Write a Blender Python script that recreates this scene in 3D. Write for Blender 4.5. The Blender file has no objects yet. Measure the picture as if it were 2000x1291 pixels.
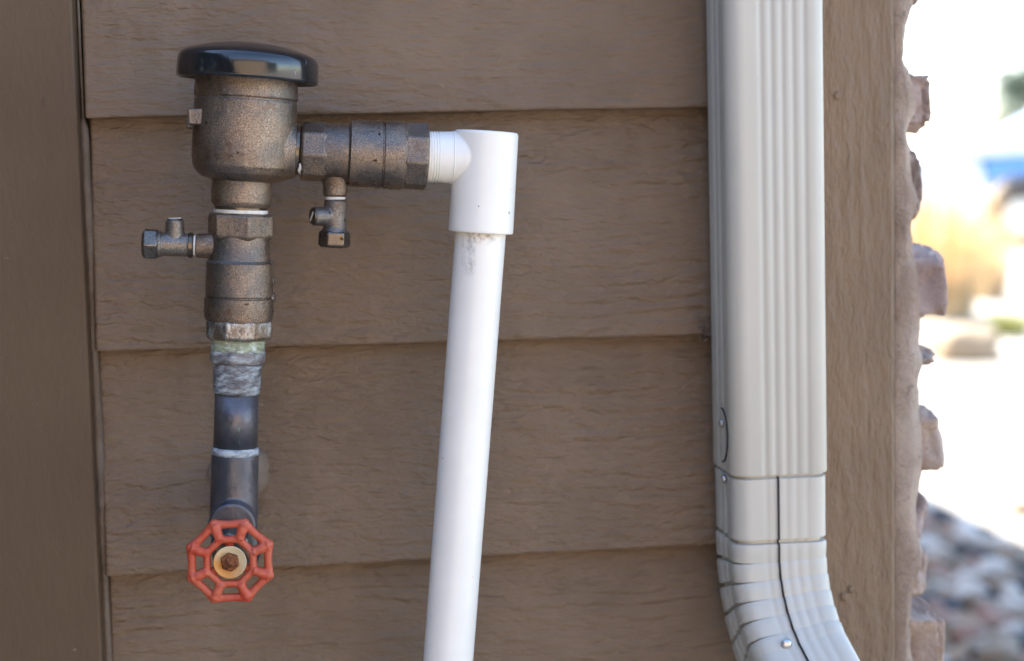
import bpy, bmesh, math, random
from mathutils import Vector, Matrix, noise
random.seed(7)
S = bpy.context.scene
COL = S.collection
R = math.radians

# ------------------------------------------------------------------ camera
W_PX, H_PX, LENS = 2000.0, 1291.0, 60.0
FPX = LENS / 36.0 * W_PX
YAW, PIT, ROL = R(7.0), R(5.3), R(1.33)
r0 = Vector((math.cos(YAW), -math.sin(YAW), 0))
fw = Vector((math.sin(YAW) * math.cos(PIT), math.cos(YAW) * math.cos(PIT), -math.sin(PIT)))
u0 = r0.cross(fw)
rt = r0 * math.cos(ROL) - u0 * math.sin(ROL)
up = r0 * math.sin(ROL) + u0 * math.cos(ROL)
VY = -0.075                                   # the vertical plane the valve stands in (siding is at y = 0)
CAM = Vector((0.0, -0.945, 0.95))
cd = bpy.data.cameras.new('camera'); cam = bpy.data.objects.new('camera', cd); COL.objects.link(cam)
m = Matrix((rt, up, -fw)).transposed().to_4x4(); m.translation = CAM
cam.matrix_world = m
cd.lens = LENS; cd.sensor_width = 36.0; cd.clip_start = 0.02; cd.clip_end = 2000
cd.dof.use_dof = True; cd.dof.aperture_fstop = 6.0; cd.dof.aperture_blades = 0
S.camera = cam

# ------------------------------------------------------------------ light
SUN_EL, SUN_AZ = R(50), R(-38)                # azimuth from +y towards -x : behind the house
sdir = Vector((math.sin(SUN_AZ) * math.cos(SUN_EL), math.cos(SUN_AZ) * math.cos(SUN_EL), math.sin(SUN_EL)))
wd = bpy.data.worlds.new('World'); S.world = wd; wd.use_nodes = True
nt = wd.node_tree
sk = nt.nodes.new('ShaderNodeTexSky'); sk.sky_type = 'NISHITA'; sk.sun_disc = False
sk.sun_elevation = SUN_EL; sk.sun_rotation = SUN_AZ
sk.air_density = 1.0; sk.dust_density = .6; sk.ozone_density = 1.8
bg = nt.nodes['Background']; bg.inputs[1].default_value = 0.15
nt.links.new(sk.outputs[0], bg.inputs[0])
sl = bpy.data.lights.new('sun', 'SUN'); sl.energy = 4.2; sl.angle = R(0.5); sl.color = (1, .95, .87)
so = bpy.data.objects.new('sun', sl); COL.objects.link(so)
so.rotation_euler = sdir.to_track_quat('Z', 'Y').to_euler()
vs = S.view_settings; vs.view_transform = 'Standard'; vs.look = 'None'; vs.gamma = 1; vs.exposure = 2.2
vs.use_curve_mapping = False

# ------------------------------------------------------------------ places
def P(px, py, Y):
    d = (px - W_PX / 2) * rt - (py - H_PX / 2) * up + FPX * fw
    return CAM + d * ((Y - CAM.y) / d.y)
def U(p):                                     # metres that one photograph pixel covers at point p
    return (p - CAM).dot(fw) / FPX
def G(px, py, z=0.0):                         # a spot on the ground
    d = (px - W_PX / 2) * rt - (py - H_PX / 2) * up + FPX * fw
    return CAM + d * ((z - CAM.z) / d.z)
cd.dof.focus_distance = (P(600, 500, VY - .018) - CAM).dot(fw)

# ------------------------------------------------------------------ helpers
def tag(o, label=None, cat=None, group=None, kind=None):
    if label: o['label'] = label
    if cat: o['category'] = cat
    if group: o['group'] = group
    if kind: o['kind'] = kind
    return o
def empty(name, loc, **k):
    o = bpy.data.objects.new(name, None); COL.objects.link(o); o.location = loc; o.empty_display_size = .02
    return tag(o, **k)
def obj(name, bm, mat, parent=None, smooth=True, label=None, keep=None, **k):
    root = parent
    off = Vector((0, 0, 0))
    q = parent
    while q is not None:
        off += q.location; q = q.parent
    if off.length: bmesh.ops.translate(bm, verts=bm.verts, vec=-off)
    me = bpy.data.meshes.new(name); bm.to_mesh(me); bm.free()
    for m_ in (mat if isinstance(mat, (list, tuple)) else [mat]): me.materials.append(m_)
    if smooth:
        me.shade_smooth()
        if smooth is not True: me.set_sharp_from_angle(angle=R(smooth))
    o = bpy.data.objects.new(name, me); COL.objects.link(o); o.parent = parent
    return tag(o, label=label, **k)
def frame(d):
    d = d.normalized(); a = Vector((0, -1, 0))
    if abs(d.dot(a)) > .95: a = Vector((0, 0, 1))
    x = (a - d * a.dot(d)).normalized()       # local x looks at the camera
    return x, d.cross(x), d
def rings(bm, secs, seg=64, phase=0.0, caps=(True, True), wob=None):
    """secs: list of (centre, radius, axis); a closed tube through them"""
    rs = []
    for c, r, d in secs:
        x, y, _ = frame(d)
        row = []
        for i in range(seg):
            a = 2 * math.pi * i / seg + phase
            rr = r if wob is None else r * wob(a)
            row.append(bm.verts.new(c + (x * math.cos(a) + y * math.sin(a)) * rr))
        rs.append(row)
    for a, b in zip(rs, rs[1:]):
        for i in range(seg):
            j = (i + 1) % seg
            bm.faces.new((a[i], a[j], b[j], b[i]))
    if caps[0]: bm.faces.new(rs[0][::-1])
    if caps[1]: bm.faces.new(rs[-1])
    bmesh.ops.recalc_face_normals(bm, faces=bm.faces)
    return rs
def turn(bm, A, B, prof, Y=VY, seg=64, phase=0.0, vert=True, caps=(True, True), dY=0.0):
    """lathe along the line A-B of the plane y = Y; prof = [(t, r)] in photograph units along the line"""
    pa, pb = P(A[0], A[1], Y), P(B[0], B[1], Y + dY)
    ax = (pb - pa).normalized(); k = 1 if vert else 0
    u = U((pa + pb) / 2); secs = []
    for t, r in prof:
        f = (t - A[k]) / (B[k] - A[k]); secs.append((pa.lerp(pb, f), max(r, .02) * u, ax))
    return rings(bm, secs, seg, phase, caps)
def tube(bm, pts, rad, seg=12):
    n = len(pts)
    secs = []
    for i, p in enumerate(pts):
        d = (pts[min(i + 1, n - 1)] - pts[max(i - 1, 0)])
        secs.append((p, rad[i] if isinstance(rad, (list, tuple)) else rad, d))
    # keep frames steady
    x = None; rs = []
    for c, r, d in secs:
        d = d.normalized()
        if x is None: x, _, _ = frame(d)
        x = (x - d * x.dot(d)).normalized(); y = d.cross(x)
        rs.append([bm.verts.new(c + (x * math.cos(2 * math.pi * i / seg) + y * math.sin(2 * math.pi * i / seg)) * r) for i in range(seg)])
    for a, b in zip(rs, rs[1:]):
        for i in range(seg):
            j = (i + 1) % seg; bm.faces.new((a[i], a[j], b[j], b[i]))
    bm.faces.new(rs[0][::-1]); bm.faces.new(rs[-1])
    bmesh.ops.recalc_face_normals(bm, faces=bm.faces)
def box(bm, lo, hi, mat=None):
    c = (Vector(lo) + Vector(hi)) / 2; s = Vector(hi) - Vector(lo)
    M = Matrix.Translation(c) @ Matrix.Diagonal((s.x, s.y, s.z, 1))
    if mat is not None: M = mat @ M
    return bmesh.ops.create_cube(bm, size=1, matrix=M)['verts']
def ball(bm, c, r, sub=2, scale=(1, 1, 1)):
    return bmesh.ops.create_icosphere(bm, subdivisions=sub, radius=r, matrix=Matrix.Translation(c) @ Matrix.Diagonal((*scale, 1)))['verts']
def cast(o, voxel=.0005, it=4):               # fuse the pieces of a casting with small fillets
    m_ = o.modifiers.new('fuse', 'REMESH'); m_.mode = 'VOXEL'; m_.voxel_size = voxel; m_.use_smooth_shade = True
    s = o.modifiers.new('soften', 'SMOOTH'); s.factor = .5; s.iterations = it
    return o
def bevel(o, w=.0008, seg=2):
    b = o.modifiers.new('bevel', 'BEVEL'); b.width = w; b.segments = seg; b.limit_method = 'ANGLE'; b.angle_limit = R(35)
    b.harden_normals = False
    return o

# ------------------------------------------------------------------ materials
class NT:
    def __init__(s, name):
        s.m = bpy.data.materials.new(name); s.m.use_nodes = True; s.t = s.m.node_tree
        s.b = s.t.nodes['Principled BSDF']; s._o = None
    def n(s, typ, **k):
        x = s.t.nodes.new('ShaderNode' + typ)
        for a, v in k.items(): setattr(x, a, v)
        return x
    def l(s, a, b): s.t.links.new(a, b); return s
    def put(s, sock, v):
        if isinstance(v, bpy.types.NodeSocket): s.l(v, sock)
        else: sock.default_value = (*v, 1) if isinstance(v, tuple) and len(v) == 3 and sock.type == 'RGBA' else v
    @property
    def oc(s):
        if s._o is None: s._o = s.n('TexCoord')
        return s._o.outputs['Object']
    def mapv(s, v, scale=(1, 1, 1), loc=(0, 0, 0), rot=(0, 0, 0)):
        x = s.n('Mapping'); s.l(v, x.inputs[0]); x.inputs['Scale'].default_value = scale; x.inputs['Location'].default_value = loc
        x.inputs['Rotation'].default_value = rot
        return x.outputs[0]
    def noise(s, v, scale=10, detail=4, rough=.5, dist=0., dim='3D', w=None, out='Fac'):
        x = s.n('TexNoise', noise_dimensions=dim); s.l(v, x.inputs['Vector'])
        x.inputs['Scale'].default_value = scale; x.inputs['Detail'].default_value = detail
        x.inputs['Roughness'].default_value = rough; x.inputs['Distortion'].default_value = dist
        if w is not None: s.put(x.inputs['W'], w)
        return x.outputs[out]
    def math(s, op, a, b=0., c=0., clamp=False):
        x = s.n('Math', operation=op); x.use_clamp = clamp
        s.put(x.inputs[0], a); s.put(x.inputs[1], b); s.put(x.inputs[2], c)
        return x.outputs[0]
    def ss(s, v, lo, hi, a=0., b=1.):          # smooth step
        x = s.n('MapRange', interpolation_type='SMOOTHSTEP')
        s.put(x.inputs[0], v); x.inputs[1].default_value = lo; x.inputs[2].default_value = hi
        x.inputs[3].default_value = a; x.inputs[4].default_value = b
        return x.outputs[0]
    def mix(s, f, a, b):
        x = s.n('Mix', data_type='RGBA'); s.put(x.inputs[0], f); s.put(x.inputs[6], a); s.put(x.inputs[7], b)
        return x.outputs[2]
    def bump(s, h, dist, strength=1., prev=None):
        x = s.n('Bump'); s.put(x.inputs['Height'], h); x.inputs['Distance'].default_value = dist; x.inputs['Strength'].default_value = strength
        if prev is not None: s.l(prev, x.inputs['Normal'])
        return x.outputs[0]
    def fin(s, col=None, rough=None, metal=None, normal=None, spec=None, **k):
        for nm, v in (('Base Color', col), ('Roughness', rough), ('Metallic', metal), ('Normal', normal), ('Specular IOR Level', spec)):
            if v is not None: s.put(s.b.inputs[nm], v)
        for a, v in k.items(): s.put(s.b.inputs[a.replace('_', ' ')], v)
        return s.m

def mat_siding(name, base, vert=False, strong=1.0):
    t = NT(name)
    rnd = t.n('ObjectInfo').outputs['Random']
    if vert: v = t.mapv(t.oc, rot=(0, R(90), 0))
    else: v = t.oc
    w = t.math('MULTIPLY', rnd, 37.0)
    # slow warp that bends the grain into cathedrals
    warp = t.noise(t.mapv(v, (4, 1, 12)), 1.0, 2.0, .5, dim='4D', w=w)
    wig = t.noise(t.mapv(v, (38, 1, 60)), 1.0, 3.0, .6, dim='4D', w=w)
    sep = t.n('SeparateXYZ'); t.l(v, sep.inputs[0])
    g = t.math('ADD', t.math('MULTIPLY', sep.outputs[2], 95.0), t.math('MULTIPLY', warp, 7.0))
    g = t.math('ADD', g, t.math('MULTIPLY', wig, 1.3))
    saw = t.math('FRACT', g)
    ridge = t.ss(saw, 0.0, .30); fall = t.ss(saw, .35, 1.0, 1.0, 0.0)
    lines = t.math('MULTIPLY', ridge, fall)
    mask = t.ss(t.noise(t.mapv(v, (9, 1, 26)), 1.0, 2.0, .55, dim='4D', w=t.math('ADD', w, 5.0)), .40, .64)
    lines = t.math('MULTIPLY', lines, mask)
    streak = t.noise(t.mapv(v, (32, 20, 210)), 1.0, 3.0, .6, dim='4D', w=w)
    blot = t.noise(t.mapv(v, (70, 20, 230)), 1.0, 4.0, .55, dim='4D', w=w)
    fine = t.noise(t.oc, 1500, 2.0, .5)
    n1 = t.bump(lines, .0006 * strong, 1)
    n2 = t.bump(streak, .0012 * strong, 1, n1)
    n3 = t.bump(blot, .0024 * strong, 1, n2)
    swirl = t.noise(t.mapv(v, (85, 20, 210)), 1.0, 3.0, .6, 1.4, dim='4D', w=w)
    n3 = t.bump(t.math('MULTIPLY', swirl, t.ss(warp, .42, .58, .35, 1.0)), .0017 * strong, 1, n3)
    n4 = t.bump(fine, .00012, 1, n3)
    cv = t.noise(t.oc, 9, 3.0, .6)
    c = t.mix(t.ss(cv, .3, .7), tuple(x * .88 for x in base), tuple(x * 1.08 for x in base))
    stk = t.noise(t.mapv(t.oc, (30, 30, 2.2)), 1.0, 4.0, .65)
    c = t.mix(t.ss(stk, .55, .75, 0, .30), c, (base[0] * 1.35, base[1] * 1.42, base[2] * 1.55))
    dust = t.noise(t.oc, 130, 3.0, .7)
    c = t.mix(t.ss(dust, .71, .78, 0, .35), c, (.34, .31, .27))
    rg = t.ss(t.noise(t.oc, 60, 3., .6), .3, .7, .42, .58)
    return t.fin(c, rg, 0.0, n4, .4)
BROWN = (.184, .124, .077)
M_SIDE = mat_siding('brown_painted_siding', BROWN)
M_TRIM = mat_siding('brown_painted_trim_vertical', (.195, .130, .080), vert=True, strong=.8)

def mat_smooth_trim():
    t = NT('brown_smooth_trim_with_shade')
    c = t.mix(t.ss(t.noise(t.oc, 7, 3., .6), .3, .7), (.092, .057, .031), (.108, .068, .038))  # darker brown board, with the left side's shade mixed into the colour
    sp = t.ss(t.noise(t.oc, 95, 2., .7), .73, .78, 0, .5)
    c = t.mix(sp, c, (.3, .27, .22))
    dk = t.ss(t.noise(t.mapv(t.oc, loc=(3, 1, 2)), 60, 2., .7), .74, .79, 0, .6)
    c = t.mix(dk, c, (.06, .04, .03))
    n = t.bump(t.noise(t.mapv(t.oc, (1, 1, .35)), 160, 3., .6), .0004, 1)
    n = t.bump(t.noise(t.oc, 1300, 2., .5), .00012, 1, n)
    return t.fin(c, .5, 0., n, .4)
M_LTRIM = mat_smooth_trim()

def mat_caulk():
    t = NT('paintable_caulk')
    c = t.mix(t.ss(t.noise(t.oc, 60, 3., .6), .35, .65), (.125, .09, .063), (.175, .135, .10))
    return t.fin(c, .5, 0., t.bump(t.noise(t.oc, 140, 3., .6), .0012, 1), .4)
M_CAULK = mat_caulk()

def mat_bronze(name, a=(.41, .305, .22), b=(.225, .20, .18), rough=.31, metal=.90, white=0.0, grain=.00035):
    t = NT(name)
    big = t.noise(t.oc, 34, 4., .6, .3)
    c = t.mix(t.ss(big, .38, .62), b, a)
    gv = t.noise(t.oc, 1900, 2., .7)
    c = t.mix(t.ss(gv, .42, .58, 0, .80), c, (.115, .09, .072))
    spot = t.ss(t.noise(t.oc, 210, 1., .5), .735, .775)
    c = t.mix(spot, c, (.04, .026, .016))
    rust = t.ss(t.noise(t.mapv(t.oc, loc=(7, 3, 1)), 48, 4., .65), .58, .72, 0, .6)
    c = t.mix(rust, c, (.12, .062, .032))
    if white:
        lm = t.noise(t.mapv(t.oc, (1, 1, .55), loc=(2, 2, 9)), 120, 6., .72)
        c = t.mix(t.ss(lm, .60 - .2 * white, .68 - .08 * white), c, (.62, .64, .62))
    n = t.bump(gv, grain, .9)
    n = t.bump(t.noise(t.oc, 420, 3., .6), .00022, 1, n)
    rg = t.ss(t.noise(t.oc, 90, 4., .6), .3, .7, rough - .1, rough + .14)
    return t.fin(c, rg, metal, n, .5)
M_BRONZE = mat_bronze('cast_bronze')
M_BRONZE2 = mat_bronze('cast_bronze_limescaled', white=.75)
M_BRASS = mat_bronze('dull_grey_brass', a=(.31, .285, .25), b=(.20, .19, .18), rough=.38, metal=.75, grain=.0002)
M_NUT = mat_bronze('machined_brass_nut', a=(.27, .24, .20), b=(.18, .165, .145), rough=.28, metal=.9, grain=.00006)

def mat_cap():
    t = NT('glossy_black_plastic_cap')
    d = t.ss(t.noise(t.mapv(t.oc, (1, 1, 2.5)), 50, 6., .7), .52, .75, 0, .22)
    c = t.mix(d, (.012, .013, .016), (.085, .09, .10))
    sc = t.ss(t.noise(t.mapv(t.oc, (1, 1, .3)), 330, 2., .6), .70, .76, 0, .5)
    c = t.mix(sc, c, (.25, .26, .27))
    rg = t.ss(t.noise(t.oc, 70, 4., .65), .35, .75, .10, .24)
    return t.fin(c, rg, 0., t.bump(t.noise(t.oc, 60, 3., .6), .0002, .5), .8)
M_CAP = mat_cap()

def mat_pvc(name, dirt=None):
    t = NT(name)
    c = t.mix(t.ss(t.noise(t.oc, 30, 3., .6), .3, .7), (.87, .85, .785), (.90, .885, .825))
    sp = t.ss(t.noise(t.oc, 260, 2., .6), .755, .785, 0, .8)
    c = t.mix(sp, c, (.22, .16, .11))
    if dirt:
        L, up_ = dirt
        sep = t.n('SeparateXYZ'); t.l(t.oc, sep.inputs[0])
        # brown grime just below the socket, grey drip further down
        z = sep.outputs[2]; x = sep.outputs[0]
        near = t.ss(z, -.0065, -.0005); nx = t.ss(t.math('ABSOLUTE', t.math('SUBTRACT', x, .0005)), .004, .011, 1., 0.)
        nn = t.noise(t.oc, 330, 6., .75)
        f = t.math('MULTIPLY', t.math('MULTIPLY', near, nx), t.ss(nn, .34, .72, 0, .85))
        c = t.mix(f, c, (.17, .10, .055))
        dx = t.math('ABSOLUTE', t.math('ADD', t.math('ADD', x, .0072), t.math('MULTIPLY', z, -.02)))
        wd_ = t.ss(dx, .0008, .0048, 1., 0.); dz = t.math('MULTIPLY', t.ss(z, -.024, -.016), t.ss(z, -.001, .0))
        dz = t.ss(z, -.025, -.013)
        ng = t.noise(t.mapv(t.oc, (1, 1, .45)), 520, 6., .8)
        f2 = t.math('MULTIPLY', t.math('MULTIPLY', wd_, dz), t.ss(ng, .38, .72, 0, .8))
        c = t.mix(f2, c, (.30, .29, .28))
    n = t.bump(t.noise(t.oc, 45, 2., .5), .0003, .5)
    return t.fin(c, .27, 0., n, .5, Subsurface_Weight=.08, Subsurface_Scale=.004)
M_PVC = mat_pvc('white_pvc')

def mat_copper():
    t = NT('dark_tarnished_copper')
    c = t.mix(t.ss(t.noise(t.oc, 40, 4., .6), .35, .65), (.085, .092, .115), (.16, .15, .158))
    v = t.ss(t.noise(t.mapv(t.oc, (1, 1, .6)), 85, 7., .75), .60, .70, 0, .75)
    c = t.mix(v, c, (.30, .36, .38))
    gr = t.ss(t.noise(t.mapv(t.oc, (1, 1, .4), loc=(5, 5, 5)), 110, 5., .7), .66, .72, 0, .8)
    c = t.mix(gr, c, (.10, .34, .29))
    ex = t.mix(.0, c, c)
    rg = t.ss(t.noise(t.oc, 60, 4., .6), .3, .7, .30, .55)
    return t.fin(ex, rg, .7, t.bump(t.noise(t.oc, 300, 3., .6), .00035, 1), .5)
M_COPPER = mat_copper()
def mat_lime(name, dark, lightc, lo, hi, sc=110, stretch=(1, 1, 2.4)):
    t = NT(name)
    l = t.noise(t.mapv(t.oc, stretch), sc, 7., .75)
    c = t.mix(t.ss(l, lo, hi), dark, lightc)
    return t.fin(c, t.ss(l, lo, hi, .35, .8), t.ss(l, lo, hi, .6, 0.), t.bump(l, .0012, 1), .5)
M_ADAPT = mat_lime('copper_adapter_with_limescale', (.13, .12, .125), (.44, .50, .53), .40, .66, 90, (1, 1, 3.2))
M_ADAPT2 = mat_lime('copper_adapter_nut_with_limescale', (.19, .17, .17), (.48, .52, .54), .44, .70, 80)
M_SOLDER = mat_lime('solder_ring', (.28, .31, .33), (.50, .55, .58), .4, .6, 200)
def mat_green():
    t = NT('verdigris_thread')
    l = t.noise(t.mapv(t.oc, (1, 1, 3)), 150, 6., .7)
    c = t.mix(t.ss(l, .42, .6), (.22, .25, .17), (.40, .46, .33))
    c = t.mix(t.ss(t.noise(t.oc, 90, 5., .7), .55, .64), c, (.62, .68, .66))
    return t.fin(c, .6, .1, t.bump(l, .0006, 1))
M_GREEN = mat_green()
def mat_simple(name, col, rough=.5, metal=0., bs=200, bd=.0002, var=.15, **k):
    t = NT(name)
    c = t.mix(t.ss(t.noise(t.oc, bs * .4, 4., .6), .3, .7), tuple(x * (1 - var) for x in col), tuple(min(1, x * (1 + var)) for x in col))
    return t.fin(c, rough, metal, t.bump(t.noise(t.oc, bs, 4., .6), bd, 1), **k)
M_TAPE = mat_simple('white_thread_tape', (.72, .72, .70), .5, 0, 500, .0003)
M_THREAD = mat_simple('dark_brass_thread', (.16, .13, .10), .25, .9, 300, .0001)
def mat_red():
    t = NT('faded_red_painted_iron')
    c = t.mix(t.ss(t.noise(t.oc, 55, 5., .65), .35, .65), (.45, .055, .022), (.50, .11, .055))
    c = t.mix(t.ss(t.noise(t.mapv(t.oc, loc=(1, 4, 2)), 90, 6., .75), .60, .72, 0, .35), c, (.60, .38, .33))
    c = t.mix(t.ss(t.noise(t.mapv(t.oc, loc=(8, 4, 2)), 240, 3., .7), .70, .76, 0, .8), c, (.12, .03, .02))
    pt = t.n('NewGeometry').outputs['Pointiness']
    ed = t.math('MULTIPLY', t.ss(pt, .515, .56), t.ss(t.noise(t.oc, 260, 5., .75), .50, .60))
    c = t.mix(ed, c, (.10, .045, .028))
    return t.fin(c, t.ss(t.noise(t.oc, 120, 3., .6), .3, .7, .34, .52), 0., t.bump(t.noise(t.oc, 190, 4., .6), .0006, 1), .5)
M_RED = mat_red()
def mat_cream():
    t = NT('rust_stained_cream_washer')
    sep = t.n('SeparateXYZ'); t.l(t.oc, sep.inputs[0])
    g = t.math('ADD', t.math('MULTIPLY', t.math('ADD', sep.outputs[0], sep.outputs[2]), -38.0), t.noise(t.oc, 130, 4., .6))
    c = t.mix(t.ss(g, .25, .75), (.66, .56, .36), (.62, .27, .05))
    return t.fin(c, .45, 0., t.bump(t.noise(t.oc, 300, 3., .6), .0002, 1))
M_CREAM = mat_cream()
def mat_rust():
    t = NT('rusty_iron_nut')
    l = t.noise(t.oc, 420, 6., .75)
    c = t.mix(t.ss(l, .38, .62), (.075, .022, .010), (.30, .10, .025))
    c = t.mix(t.ss(t.noise(t.mapv(t.oc, loc=(3, 3, 3)), 240, 5., .7), .58, .68, 0, .8), c, (.62, .36, .14))
    return t.fin(c, .7, .2, t.bump(l, .0009, 1))
M_RUST = mat_rust()
M_DARK = mat_simple('dark_bluish_bonnet_metal', (.06, .075, .085), .28, .6, 120, .0004)

def mat_spout():
    t = NT('beige_enamelled_aluminium')
    c = t.mix(t.ss(t.noise(t.mapv(t.oc, (1, 1, .25)), 22, 4., .6), .3, .7), (.51, .49, .425), (.56, .54, .47))
    st = t.ss(t.noise(t.mapv(t.oc, (6, 6, .7)), 30, 4., .6), .62, .8, 0, .35)
    c = t.mix(st, c, (.34, .32, .28))
    return t.fin(c, .36, 0., t.bump(t.noise(t.oc, 25, 2., .5), .0008, .6), .5)
M_SPOUT = mat_spout()
M_SCREW = mat_simple('zinc_screw', (.55, .55, .55), .3, .9)

def mat_stone(name, a, b):
    t = NT(name)
    rnd = t.n('ObjectInfo').outputs['Random']
    l = t.noise(t.oc, 28, 6., .65, dim='4D', w=t.math('MULTIPLY', rnd, 40.))
    c = t.mix(t.ss(l, .35, .65), a, b)
    c = t.mix(t.ss(t.noise(t.oc, 200, 3., .6), .6, .7, 0, .5), c, tuple(x * .5 for x in a))
    return t.fin(c, .85, 0., t.bump(t.noise(t.oc, 150, 6., .75), .006, 1), .3)
M_ST1 = mat_stone('mauve_stone', (.52, .38, .33), (.68, .55, .49))
M_ST2 = mat_stone('tan_stone', (.54, .39, .30), (.70, .56, .46))
M_ST3 = mat_stone('grey_brown_stone', (.40, .32, .28), (.58, .49, .43))
M_MORTAR = mat_stone('brownish_mortar', (.46, .345, .265), (.68, .55, .44))

def mat_rock(name, a, b):
    t = NT(name)
    geo = t.n('NewGeometry').outputs['Random Per Island']
    c = t.mix(geo, a, b)
    c = t.mix(t.ss(t.noise(t.oc, 20, 4., .6), .4, .7, 0, .5), c, tuple(x * .6 for x in a))
    return t.fin(c, .75, 0., t.bump(t.noise(t.oc, 60, 4., .6), .003, 1), .25)
M_RK = [mat_rock('river_rock_grey', (.22, .17, .12), (.33, .27, .20)),
        mat_rock('river_rock_mauve', (.27, .15, .11), (.38, .24, .18)),
        mat_rock('river_rock_tan', (.32, .22, .13), (.42, .31, .20)),
        mat_rock('river_rock_pale', (.50, .44, .36), (.66, .60, .52)),
        mat_rock('river_rock_dark', (.035, .035, .04), (.065, .065, .07))]

def mat_ground():
    t = NT('pale_dry_ground')
    c = t.mix(t.ss(t.noise(t.oc, 1.3, 6., .65), .35, .65), (.38, .335, .27), (.50, .46, .40))
    c = t.mix(t.ss(t.noise(t.oc, 14, 5., .7), .6, .7, 0, .5), c, (.30, .24, .16))
    return t.fin(c, .9, 0., t.bump(t.noise(t.oc, 50, 6., .7), .01, 1), .2)
M_GROUND = mat_ground()
M_CORE = mat_simple('brown_painted_wall', BROWN, .6)
M_STRAW = mat_simple('dry_straw_grass', (.74, .53, .28), .7, 0, 20, .001, .35)
M_STRAW2 = mat_simple('yellow_green_grass', (.36, .36, .12), .7, 0, 20, .001, .35)
M_LEAF = mat_simple('evergreen_leaves', (.055, .085, .045), .6, 0, 3, .001, .45)
M_BARK = mat_simple('bark', (.12, .085, .06), .9, 0, 20, .01)
M_BLUE = mat_simple('blue_car_paint', (.07, .24, .60), .25, .1, 3, .0001, .05, Coat_Weight=.6)
M_WHITE = mat_simple('white_car_paint_and_glare', (.72, .73, .74), .25, 0, 3, .0001, .05, Coat_Weight=.6)
M_TYRE = mat_simple('tyre_rubber', (.03, .03, .03), .8, 0)
M_RIM = mat_simple('alloy_rim', (.5, .5, .52), .3, .8)
M_GLASS = mat_simple('dark_car_glass', (.03, .035, .04), .08, 0)
M_BOULD = mat_rock('sandstone_boulder', (.40, .29, .18), (.46, .34, .22))
M_STUCCO = mat_simple('tan_stucco', (.52, .36, .23), .9, 0, 60, .002)
M_FENCE = mat_simple('weathered_cedar_boards', (.40, .25, .14), .8, 0, 30, .002, .25)

# ------------------------------------------------------------------ ground
bm = bmesh.new(); bmesh.ops.create_grid(bm, x_segments=1, y_segments=1, size=300)
obj('ground', bm, M_GROUND, kind='structure', smooth=False)

# ------------------------------------------------------------------ the house
XL = P(155, 300, -.022).x                      # right edge of the left trim board
XT0, XT1 = P(1560, 500, -.018).x, P(1747, 500, -.018).x
XS = P(1752, 500, -.012).x                     # where the stone starts
HX, HH, HD = P(1768, 500, 0.0).x, 2.75, 7.0
house = empty('house', (0, 0, 0), label='brown house wall with lapped siding, corner boards and stone side', cat='house')
bm = bmesh.new(); box(bm, (-5.0, .016, 0), (XT1, HD, HH)); obj('wall', bm, M_CORE, house, smooth=False)
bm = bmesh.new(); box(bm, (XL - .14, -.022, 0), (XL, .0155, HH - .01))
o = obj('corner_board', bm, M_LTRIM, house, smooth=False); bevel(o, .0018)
bm = bmesh.new(); box(bm, (XT0, -.021, 0), (XT1, .0155, HH - .01))
o = obj('corner_board', bm, M_TRIM, house, smooth=False); bevel(o, .003)

# siding: lapped boards, each with its proud lower edge
edges = [((180, 232), (1383, 210)), ((195, 686), (1383, 653)), ((222, 1125), (1393, 1062))]
zz = []
for a, b in edges:
    pa, pb = P(*a, -.0138), P(*b, -.0138); zz.append((pa, pb))
exp_ = (zz[0][0].z + zz[0][1].z - zz[2][0].z - zz[2][1].z) / 4
def plank_mesh(L, Hh, cuts=24):
    bm = bmesh.new(); th = .0075; ov = .012
    top = Hh + ov
    rows = []
    for i in range(cuts + 1):
        x = L * i / cuts; j = noise.noise(Vector((x * 9, Hh, 3))) * .0006 if 0 < i < cuts else 0
        # front bottom, front top, back top, back bottom
        rows.append([bm.verts.new((x, -.0138 + .0004 * noise.noise(Vector((x * 6, 1, 1))), j)), bm.verts.new((x, -.0012, top)),
                     bm.verts.new((x, .0062, top)), bm.verts.new((x, -.0030, j))])
    for a, b in zip(rows, rows[1:]):
        for k in range(4): bm.faces.new((a[k], b[k], b[(k + 1) % 4], a[(k + 1) % 4]))
    bm.faces.new(rows[0]); bm.faces.new(rows[-1][::-1])
    bmesh.ops.recalc_face_normals(bm, faces=bm.faces)
    me = bpy.data.meshes.new('siding_board'); bm.to_mesh(me); bm.free(); me.materials.append(M_SIDE)
    return me
X0 = XL + .0028; LEN = XT0 - X0 - .0005
pm = plank_mesh(LEN, exp_)
lines = []
for i in range(-16, 12):
    if 0 <= i <= 2:
        pa, pb = zz[i]; s = (pb.z - pa.z) / (pb.x - pa.x); z = pa.z + s * (X0 - pa.x)
    else:
        s = 0.0
        z = ((zz[0][0].z + zz[0][1].z) / 2 - i * exp_) if i < 0 else ((zz[2][0].z + zz[2][1].z) / 2 - (i - 2) * exp_)
    lines.append((i, z, s))
for i, z, s in sorted(lines):
    if z < .02 or z + exp_ > HH: continue
    o = bpy.data.objects.new('siding_board', pm); COL.objects.link(o); o.parent = house
    o.location = (X0, 0, z); o.rotation_euler = (0, -math.atan(s), 0)
    b = bevel(o, .0013, 2)
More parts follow.
